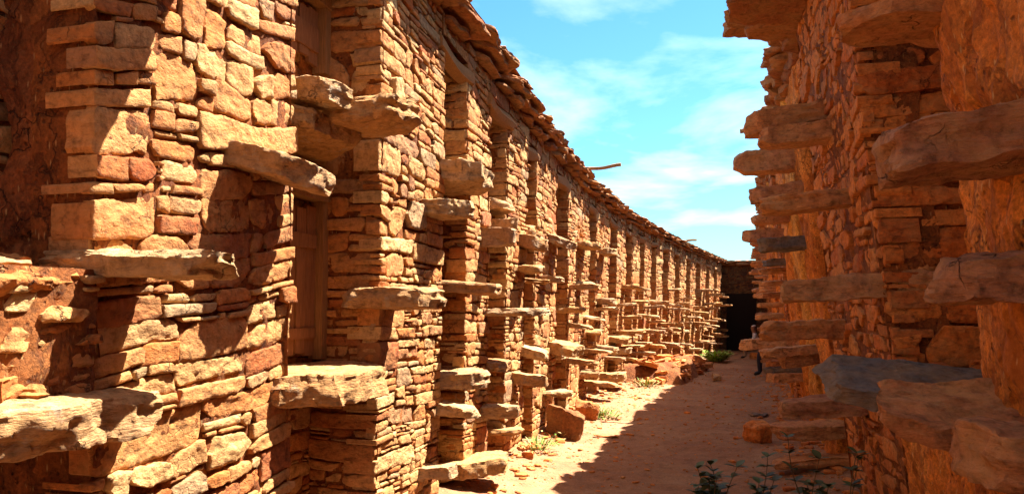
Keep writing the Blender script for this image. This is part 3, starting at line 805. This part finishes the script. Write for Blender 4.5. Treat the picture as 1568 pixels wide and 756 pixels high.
# ------------------------------------------------------------------ building that closes the alley
EB = thing('end_building', 'dark unlit stone building with a stone slab roof, closing the far end of the alley', 'building', (0, 32, 0))
a = Acc()
f_end = lambda u, v, n: np.stack([-2.2 + u, 31.7 - n, v - .1], 1)
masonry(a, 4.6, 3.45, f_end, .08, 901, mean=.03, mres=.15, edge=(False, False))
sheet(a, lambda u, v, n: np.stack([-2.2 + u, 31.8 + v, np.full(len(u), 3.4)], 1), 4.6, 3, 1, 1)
a.build('wall', [M_SHADESTONE, M_MUD], EB, 'c')
a = Acc()
for lay in range(2):
    x = -2.2
    while x < 2.4:
        w = random.uniform(.3, .6)
        v, f = rough_block(w, .8, .09, int(random.random() * 9999), .08); v += np.array([x + w / 2, 31.85 - lay * .06, 3.40 + lay * .08]); a.add(v, f); x += w * .95
a.build('roof', [M_ROOF], EB, 'c')
a = Acc(); v, f = plain_box((.0, 31.68, 1.1), (1.1, .12, 2.3)); a.add(v, f); a.build('doorway', [M_PAINTED_DARK], EB, 'c')  # solid box, the dark of the opening put into its colour

# ------------------------------------------------------------------ ground
a = Acc()
def axis(a0, a1, res, far):
    core = np.arange(a0, a1, res); o = np.array([.5, 1.5, 4, 10, 30, 80, 200, 500.]) * far
    return np.concatenate((a0 - o[::-1], core, a1 + o))
gx = axis(-2.9, 1.7, .03, 1); gy = axis(5.0, 13.0, .03, 1)
gy = np.unique(np.concatenate((gy[gy <= 13], np.arange(13, 33, .09), 33 + np.array([.5, 2, 5, 15, 60, 200, 600]), np.arange(-3, 5, .2))))
X, Y = np.meshgrid(gx, gy, indexing='ij'); X = X.ravel(); Y = Y.ravel()
dl = np.clip(X - xl(Y), 0, 9); dr = np.clip(xr(Y) - X, 0, 9)
inside = ((X > -3.2) & (X < 2) & (Y > -4) & (Y < 33)).astype(float)
def ground_z(X, Y):
    dl = np.clip(X - xl(Y), 0, 9); dr = np.clip(xr(Y) - X, 0, 9)
    P = np.stack([X, Y, np.zeros(len(X))], 1)
    return .10 * np.exp(-dl / .3) + .08 * np.exp(-dr / .35) + .035 * fbm(P * 1.1, 3) + .016 * fbm(P * 4.2, 3) + .007 * fbm(P * 17, 3)
Z = np.where(inside > 0, ground_z(X, Y), -.03)
a.add(np.stack([X, Y, Z], 1), grid_faces(len(gx), len(gy)))
g = a.build('ground', [M_EARTH]); g['kind'] = 'structure'
def gz(x, y): return float(ground_z(np.array([float(x)]), np.array([float(y)]))[0])
def ground_at(px, py):
    dx, dy = direction(px); d = F * CAMZ / (py - HY); z = 0
    for _ in range(6): z = gz(dx * d, dy * d); d = F * (CAMZ - z) / (py - HY)
    return dx * d, dy * d, z

# pebbles: nobody could count them
a = Acc(); rnd = random.Random(3)
v0, f0 = block_pts(1, 1, 1, .5, .45)
for k in range(3400):
    y = rnd.uniform(6.2, 22); t = rnd.random() ** 2.2
    t = t * .5 if rnd.random() < .55 else 1 - t * .5
    x = xl(y) + .05 + t * (xr(y) - xl(y) - .1); s = rnd.uniform(.008, .03) if rnd.random() < .90 else rnd.uniform(.03, .07)
    s = rnd.uniform(.04, .10) if (t < .12 or t > .88) and rnd.random() < .16 else s
    v = rot(v0 * np.array([s * rnd.uniform(.8, 1.8), s, s * rnd.uniform(.4, .8)]) * (1 + .25 * vnoise(v0 * 3 + k)[:, None]), rnd.uniform(0, 6.3)); a.add(v + [x, y, gz(x, y) + s * .1], f0)
o = a.build('pebbles', [M_RSTONE]); o['kind'] = 'stuff'

# ------------------------------------------------------------------ loose stones
def boulder(name, label, cat, px, py, L, W, T, seed, rz=0, tiltx=0, tilty=0, mat=M_STONE, group=None, res=.025, rad=None, sink=.04, plan=.06, lump=.03, facets=16):
    rad = rad or .012
    x, y, z = ground_at(px, py)
    v, f = rough_block(L, W, T, seed, res, rad=rad, plan=plan, lump=lump, layers=.8, facets=facets, cut=.66)
    v = rot(v, 0, tilty, tiltx); v = rot(v, rz)
    v[:, 2] -= v[:, 2].min() + sink
    a = Acc(); a.add(v + [x, y, z], f); return tag(a.build(name, [mat], None, 'c'), label, cat, group)
boulder('boulder', 'squat wedge-shaped red boulder on the sunny strip at the foot of the bright wall', 'boulder', 868, 670, .44, .22, .34, 34, -.3, tilty=.22, mat=M_BOULDER, res=.014, plan=.05, facets=5)
boulder('loose_stone', 'small dark red stone lying alone on sunlit earth before the weeds', 'stone', 811, 702, .12, .08, .05, 33, .2, mat=M_RSTONE, res=.012, sink=.008)
boulder('boulder', 'rounded brown boulder in shade at the foot of the plastered wall', 'boulder', 1163, 676, .30, .3, .26, 35, .5, mat=M_RSTONE, res=.018, rad=.08)
boulder('loose_stone', 'pale grey flat stone on the shaded earth beyond the rounded brown boulder', 'stone', 1163, 637, .28, .2, .09, 37, .2, mat=M_SLATE, res=.02)
boulder('loose_stone', 'pale chalky chip at the near corner of the collapsed stone heap', 'stone', 1098, 580, .24, .3, .12, 39, .4, mat=M_SLAB, res=.03)
boulder('boulder', 'blocky ochre stone sitting just behind the wedge-shaped red boulder', 'boulder', 897, 642, .30, .26, .26, 41, .1, tilty=.1, mat=M_STONE, res=.018)
boulder('flat_stone', 'thin dark slab lying flat on the lit earth beside the shadow edge', 'stone', 928, 669, .35, .07, .03, 43, .0, mat=M_RSTONE, res=.02, sink=.01)
# collapsed heap: one mound of fallen masonry
HP = thing('rubble_heap', 'low collapsed heap of fallen masonry jutting into the alley from the bright wall', 'rubble heap', (-1.3, 18.6, 0))
a = Acc(); rnd = random.Random(21)
for k in range(120):
    y = rnd.uniform(17.0, 21.3); t = rnd.random() ** .8
    x = xl(y) + .1 + t * 1.15; h = max(.05, .50 - .12 * t) * min(1, (y - 16.9) / .35) * rnd.uniform(.1, 1)
    L = rnd.uniform(.16, .45); v, f = rough_block(L, L * rnd.uniform(.5, .9), rnd.uniform(.06, .14), 2000 + k, .06, plan=.05)
    v = rot(v, rnd.uniform(0, 3), rnd.uniform(-.3, .3), rnd.uniform(-.3, .3)); a.add(v + [x, y, h], f)
a.build('fallen_stones', [M_RSTONE], HP, 'c')
a = Acc()
nx, ny = 40, 60; A, B = np.meshgrid(np.linspace(0, 1, nx), np.linspace(0, 1, ny), indexing='ij'); A = A.ravel(); B = B.ravel()
Yh = 16.8 + B * 4.8; Xh = xl(Yh) - .05 + A * 1.45
e = np.clip(np.minimum(np.minimum(B, 1 - B) * 9, (1 - A) * 5), 0, 1); e = e * e * (3 - 2 * e)
a.add(np.stack([Xh, Yh, -.06 + e * (.44 + .08 * fbm(np.stack([Xh * 4, Yh * 4, 0 * Xh], 1), 3))], 1), grid_faces(nx, ny))
a.build('mound', [M_MUD], HP, 'c')

# ------------------------------------------------------------------ plants
def leaf(base, dirv, L, W, n=5, fold=.2, droop=.2):
    base = np.array(base, float); d = np.array(dirv, float); d /= np.linalg.norm(d)
    side = np.cross(d, [0, 0, 1.0]); side /= np.linalg.norm(side) + 1e-6; up = np.cross(side, d)
    vs, fs = [], []
    for i in range(n + 1):
        t = i / n; w = W * math.sin(math.pi * min(1, .06 + t * .94)) ** .8 * .5
        c = base + d * L * t - np.array([0, 0, 1]) * droop * L * t * t
        vs += [c - side * w + up * fold * w, c, c + side * w + up * fold * w]
    for i in range(n):
        k = i * 3
        fs += [(k, k + 1, k + 4, k + 3), (k + 1, k + 2, k + 5, k + 4)]
    return np.array(vs), np.array(fs)
def weed(label, px, py, R, H, seed, mats=(M_WEED, M_DRY), n=90, blade=True, group=None, cat='weed', name='weed_clump', dry=.25):
    x, y, z = ground_at(px, py); rnd = random.Random(seed); R *= 1.05; H *= 1.05; n = int(n * 1.3)
    t = thing(name, label, cat, (x, y, z), group)
    A, Bc = Acc(), Acc()
    for k in range(n):
        r = R * math.sqrt(rnd.random()); an = rnd.uniform(0, 6.283); b = (x + r * math.cos(an), y + r * math.sin(an), z - .01)
        tilt = .25 + .7 * r / R
        d = (math.cos(an) * tilt + rnd.uniform(-.3, .3), math.sin(an) * tilt + rnd.uniform(-.3, .3), rnd.uniform(.6, 1.1))
        L = H * rnd.uniform(.5, 1.1)
        if rnd.random() < .55: v, f = leaf(b, d, L, L * .07 + .004, 4, .1, .25)
        else: v, f = leaf(np.array(b) + np.array(d) * L * rnd.uniform(.2, .6), (math.cos(an + 1), math.sin(an + 1), rnd.uniform(-.1, .6)), H * .3, H * .14, 4, .2, .2)
        (Bc if rnd.random() < dry else A).add(v, f)
    A.build('leaves', [mats[0]], t, 'c')
    if Bc.n: Bc.build('dry_stalks', [mats[1]], t, 'c')
    return t
GW = 'weeds along the foot of the bright wall'
weed('spreading yellow-green weed between the small red stone and the bright wall', 818, 684, .25, .17, 1, n=160, group=GW)
weed('upright grassy tuft just past the wedge-shaped red boulder', 918, 640, .24, .26, 2, n=130, group=GW, dry=.35)
weed('tiny low sprig on the lit earth beyond the grassy tuft', 966, 611, .16, .11, 3, n=50, group=GW)
weed('bluish green weed hugging the near edge of the collapsed heap', 1012, 580, .5, .26, 4, (plain_mat('grey green weed', (.09, .14, .055), .7, .5), M_DRY), n=140, group=GW)
weed('dry leafy weed at the base of the steps left of the collapsed heap', 990, 592, .2, .3, 5, n=60, group=GW, dry=.6)
weed('large bright lime green bush at the end of the bright wall before the dark building', 1097, 552, .20, .50, 6, (plain_mat('lime bush', (.20, .32, .025), .7, .4), M_DRY), n=420, cat='bush', name='bush', dry=.1)
weed('thin dry grass tuft beside the boulder flank, catching the sun', 853, 668, .14, .17, 8, n=40, group=GW, dry=.8)

def shrub(label, base, stems, seed, H, leafL, leafW, spread):
    leafL *= 1.25
    rnd = random.Random(seed); t = thing('leafy_shrub', label, 'shrub', base, 'leafy shrubs at the foot of the dim wall')
    A, Sx = Acc(), Acc()
    for s in range(stems):
        an = rnd.uniform(0, 6.283); sp = rnd.uniform(.3, 1.5) * spread; hh = H * rnd.uniform(.5, 1)
        u = np.linspace(0, 1, 10)[:, None]
        pts = np.array(base) + np.array([math.cos(an) * sp, math.sin(an) * sp, 0]) * u ** 1.3 + np.array([0, 0, hh]) * u + .02 * np.sin(u * 6 + s)
        v, f = tube(pts, np.linspace(.006, .0025, 10), 5); Sx.add(v, f)
        for k in range(2, 10):
            for q in range(4):
                a2 = rnd.uniform(0, 6.283); d = (math.cos(a2), math.sin(a2), rnd.uniform(.0, .9))
                l = leafL * rnd.uniform(.8, 1.4); v, f = leaf(pts[k], d, l, l * leafW, 5, .25, .15); A.add(v, f)
    A.build('leaves', [M_LEAF], t, 'c'); Sx.build('stems', [M_STEM], t, 'c')
def at_depth(px, py, Yw):
    dx, dy = direction(px); x = Yw * dx / dy; return x, Yw, zof(py, x, Yw)
x, y, z = at_depth(1100, 720, 5.6); shrub('dark low shrub with oval leaves, standing clear on the shaded earth', (x, y, .0), 8, 51, .62, .06, .55, .13)
x, y, z = at_depth(1062, 720, 5.5); shrub('short dark shoot with clustered leaves beside the low shrub, out on the earth', (x, y, .0), 3, 56, .5, .06, .55, .06)
for k, (px, Yw, H, sp, st) in enumerate([(1172, 5.7, .62, .10, 4), (1240, 5.3, .88, .13, 5), (1295, 4.9, .80, .13, 4)]):
    x, y, z = at_depth(px, 700, Yw)
    shrub(['slim dark shrub nearest the open earth, in front of the plastered wall', 'tall trailing dark shrub climbing before the lower steps of the plastered wall',
           'dark trailing shrub right under the big grey slate step'][k], (x, y, .0), st, 60 + k, H, .055, .6, sp)

# ------------------------------------------------------------------ people
def limb_mesh(name, verts, edges, radii, mats, parent, root=0, mat_fn=None):
    me = bpy.data.meshes.new(name); me.from_pydata([tuple(v) for v in verts], edges, [])
    o = bpy.data.objects.new(name, me); C.objects.link(o)
    sm = o.modifiers.new('skin', 'SKIN')
    for i, r in enumerate(radii): me.skin_vertices[0].data[i].radius = (r, r)
    for i in range(len(verts)): me.skin_vertices[0].data[i].use_root = i == root
    ss = o.modifiers.new('sub', 'SUBSURF'); ss.levels = ss.render_levels = 2
    dg = bpy.context.evaluated_depsgraph_get(); ev = o.evaluated_get(dg)
    nm = bpy.data.meshes.new_from_object(ev); o.modifiers.clear(); o.data = nm
    nm.materials.clear()
    for m in mats: nm.materials.append(m)
    for p in nm.polygons:
        p.use_smooth = True
        if mat_fn: p.material_index = mat_fn(p.center)
        else: p.material_index = 0
    o.parent = parent; return o
M_SKIN = plain_mat('brown skin', (.20, .085, .045), .6, 0)
M_WHITE = plain_mat('off white cloth', (.55, .5, .46), .9, 0)
M_KHAKI = plain_mat('khaki cloth', (.30, .20, .12), .9, 0)
M_NAVY = plain_mat('dark cloth', (.025, .022, .03), .9, 0)
M_HAIR = plain_mat('black hair', (.012, .01, .009), .7, 0)
def seated_person(label, x, y, z, face, seat, top, trousers, hat):
    t = thing('person', label, 'person', (x, y, z))
    # local frame: +X forward
    V = [(0, 0, seat + .10), (.02, 0, seat + .28), (.06, 0, seat + .47), (.09, 0, seat + .58), (.12, 0, seat + .70), (.13, 0, seat + .80),
         (.02, .10, seat + .07), (.40, .13, seat + .09), (.38, .13, .09), (.52, .14, .045),
         (.02, -.10, seat + .07), (.40, -.13, seat + .09), (.36, -.13, .09), (.50, -.14, .045),
         (.06, .19, seat + .49), (.16, .25, seat + .24), (.36, .13, seat + .17), (.43, .11, seat + .15),
         (.06, -.19, seat + .49), (.16, -.25, seat + .24), (.36, -.13, seat + .17), (.43, -.11, seat + .15)]
    E = [(0, 1), (1, 2), (2, 3), (3, 4), (4, 5), (0, 6), (6, 7), (7, 8), (8, 9), (0, 10), (10, 11), (11, 12), (12, 13), (2, 14), (14, 15), (15, 16), (16, 17), (2, 18), (18, 19), (19, 20), (20, 21)]
    R = [.13, .125, .13, .055, .09, .075, .095, .072, .048, .036, .095, .072, .048, .036, .065, .046, .034, .03, .065, .046, .034, .03]
    def mf(c):
        if c.z > seat + .555: return 0
        if c.x > .33 and c.z > seat + .12 and abs(c.y) < .2 and c.z < seat + .3: return 0
        if c.z > seat + .155 or (c.z > seat + .12 and c.x < .1): return 1
        if c.z < .10: return 3
        return 2
    b = limb_mesh('body', V, E, R, [M_SKIN, top, trousers, M_HAIR], t, 0, mf)
    h = limb_mesh('hair', [(.10, 0, seat + .76), (.115, 0, seat + .825)], [(0, 1)], [.094, .075], [hat], t)
    t.rotation_euler = (0, 0, face); return t
y = 27.2; x = .50
seated_person('person in light top and white cap sitting on a block near the dark building', x, y, gz(x, y), math.pi, .30, M_WHITE, M_KHAKI, M_WHITE)
v, f = rough_block(.5, .45, .36, 77, .05); a = Acc(); a.add(v + [x + .05, y, gz(x, y) + .03], f)
tag(a.build('seat_stone', [M_RSTONE], None, 'c'), 'block of stone that the person in the white cap sits on', 'stone')
y = 19.4; x = .80
seated_person('person in dark trousers sitting among the steps, legs stretched into the alley', x, y, gz(x, y), math.pi, .44, M_KHAKI, M_NAVY, M_HAIR)

# ------------------------------------------------------------------ camera, sun, sky
cam = bpy.data.cameras.new('camera'); co = bpy.data.objects.new('camera', cam); C.objects.link(co); scene.camera = co
cam.sensor_width = 36; cam.lens = F / 1568 * 36; cam.shift_y = (HY - 378) / 1568; cam.clip_end = 2000; cam.clip_start = .05
co.location = (0, 0, CAMZ); co.rotation_euler = (math.radians(90), 0, TH)

SX, SY, SZ = 1.0, .95, 2.32
sun = bpy.data.lights.new('sun', 'SUN'); so = bpy.data.objects.new('sun', sun); C.objects.link(so)
sun.energy = 5.0; sun.angle = math.radians(.53); sun.color = (1, .95, .84)
so.rotation_euler = Vector((-SX, -SY, -SZ)).to_track_quat('-Z', 'Y').to_euler(); so.location = (5, 5, 10)
w = bpy.data.worlds.new('World'); scene.world = w; w.use_nodes = True; nt = w.node_tree; nt.nodes.clear()
out = N(nt, 'ShaderNodeOutputWorld'); bg = N(nt, 'ShaderNodeBackground'); nt.links.new(bg.outputs[0], out.inputs[0])
sky = N(nt, 'ShaderNodeTexSky', sky_type='NISHITA'); sky.sun_disc = False
sky.sun_elevation = math.atan2(SZ, math.hypot(SX, SY)); sky.sun_rotation = math.atan2(SX, SY)
sky.air_density = 1.0; sky.dust_density = .6; sky.ozone_density = 1.0
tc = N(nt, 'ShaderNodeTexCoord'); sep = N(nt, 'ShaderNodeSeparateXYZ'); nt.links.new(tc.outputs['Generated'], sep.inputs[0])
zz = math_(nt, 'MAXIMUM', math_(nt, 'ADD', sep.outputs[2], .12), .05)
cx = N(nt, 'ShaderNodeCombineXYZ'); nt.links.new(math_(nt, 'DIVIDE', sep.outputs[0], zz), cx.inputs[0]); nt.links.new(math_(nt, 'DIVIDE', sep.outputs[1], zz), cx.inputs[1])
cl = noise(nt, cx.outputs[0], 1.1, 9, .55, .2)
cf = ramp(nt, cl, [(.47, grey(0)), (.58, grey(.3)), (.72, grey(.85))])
tint = mix(nt, 1.0, sky.outputs[0], ramp(nt, sep.outputs[2], [(.0, (.22, .38, .39)), (.38, (.16, .335, .37)), (.75, (1.0, .66, .46))]), 'MULTIPLY')  # high sky out of view warmed and brightened, added fill for shaded walls
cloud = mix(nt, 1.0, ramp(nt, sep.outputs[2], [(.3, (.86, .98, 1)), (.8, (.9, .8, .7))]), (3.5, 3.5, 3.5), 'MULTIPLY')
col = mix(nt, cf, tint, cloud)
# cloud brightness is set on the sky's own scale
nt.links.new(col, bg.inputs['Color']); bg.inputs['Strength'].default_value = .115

scene.view_settings.view_transform = 'Standard'; scene.view_settings.look = 'None'
scene.view_settings.exposure = 2.52; scene.view_settings.gamma = 1
scene.cycles.max_bounces = 8; scene.cycles.diffuse_bounces = 5; scene.cycles.use_denoising = True
print('verts', sum(len(o.data.vertices) for o in scene.objects if o.type == 'MESH'))
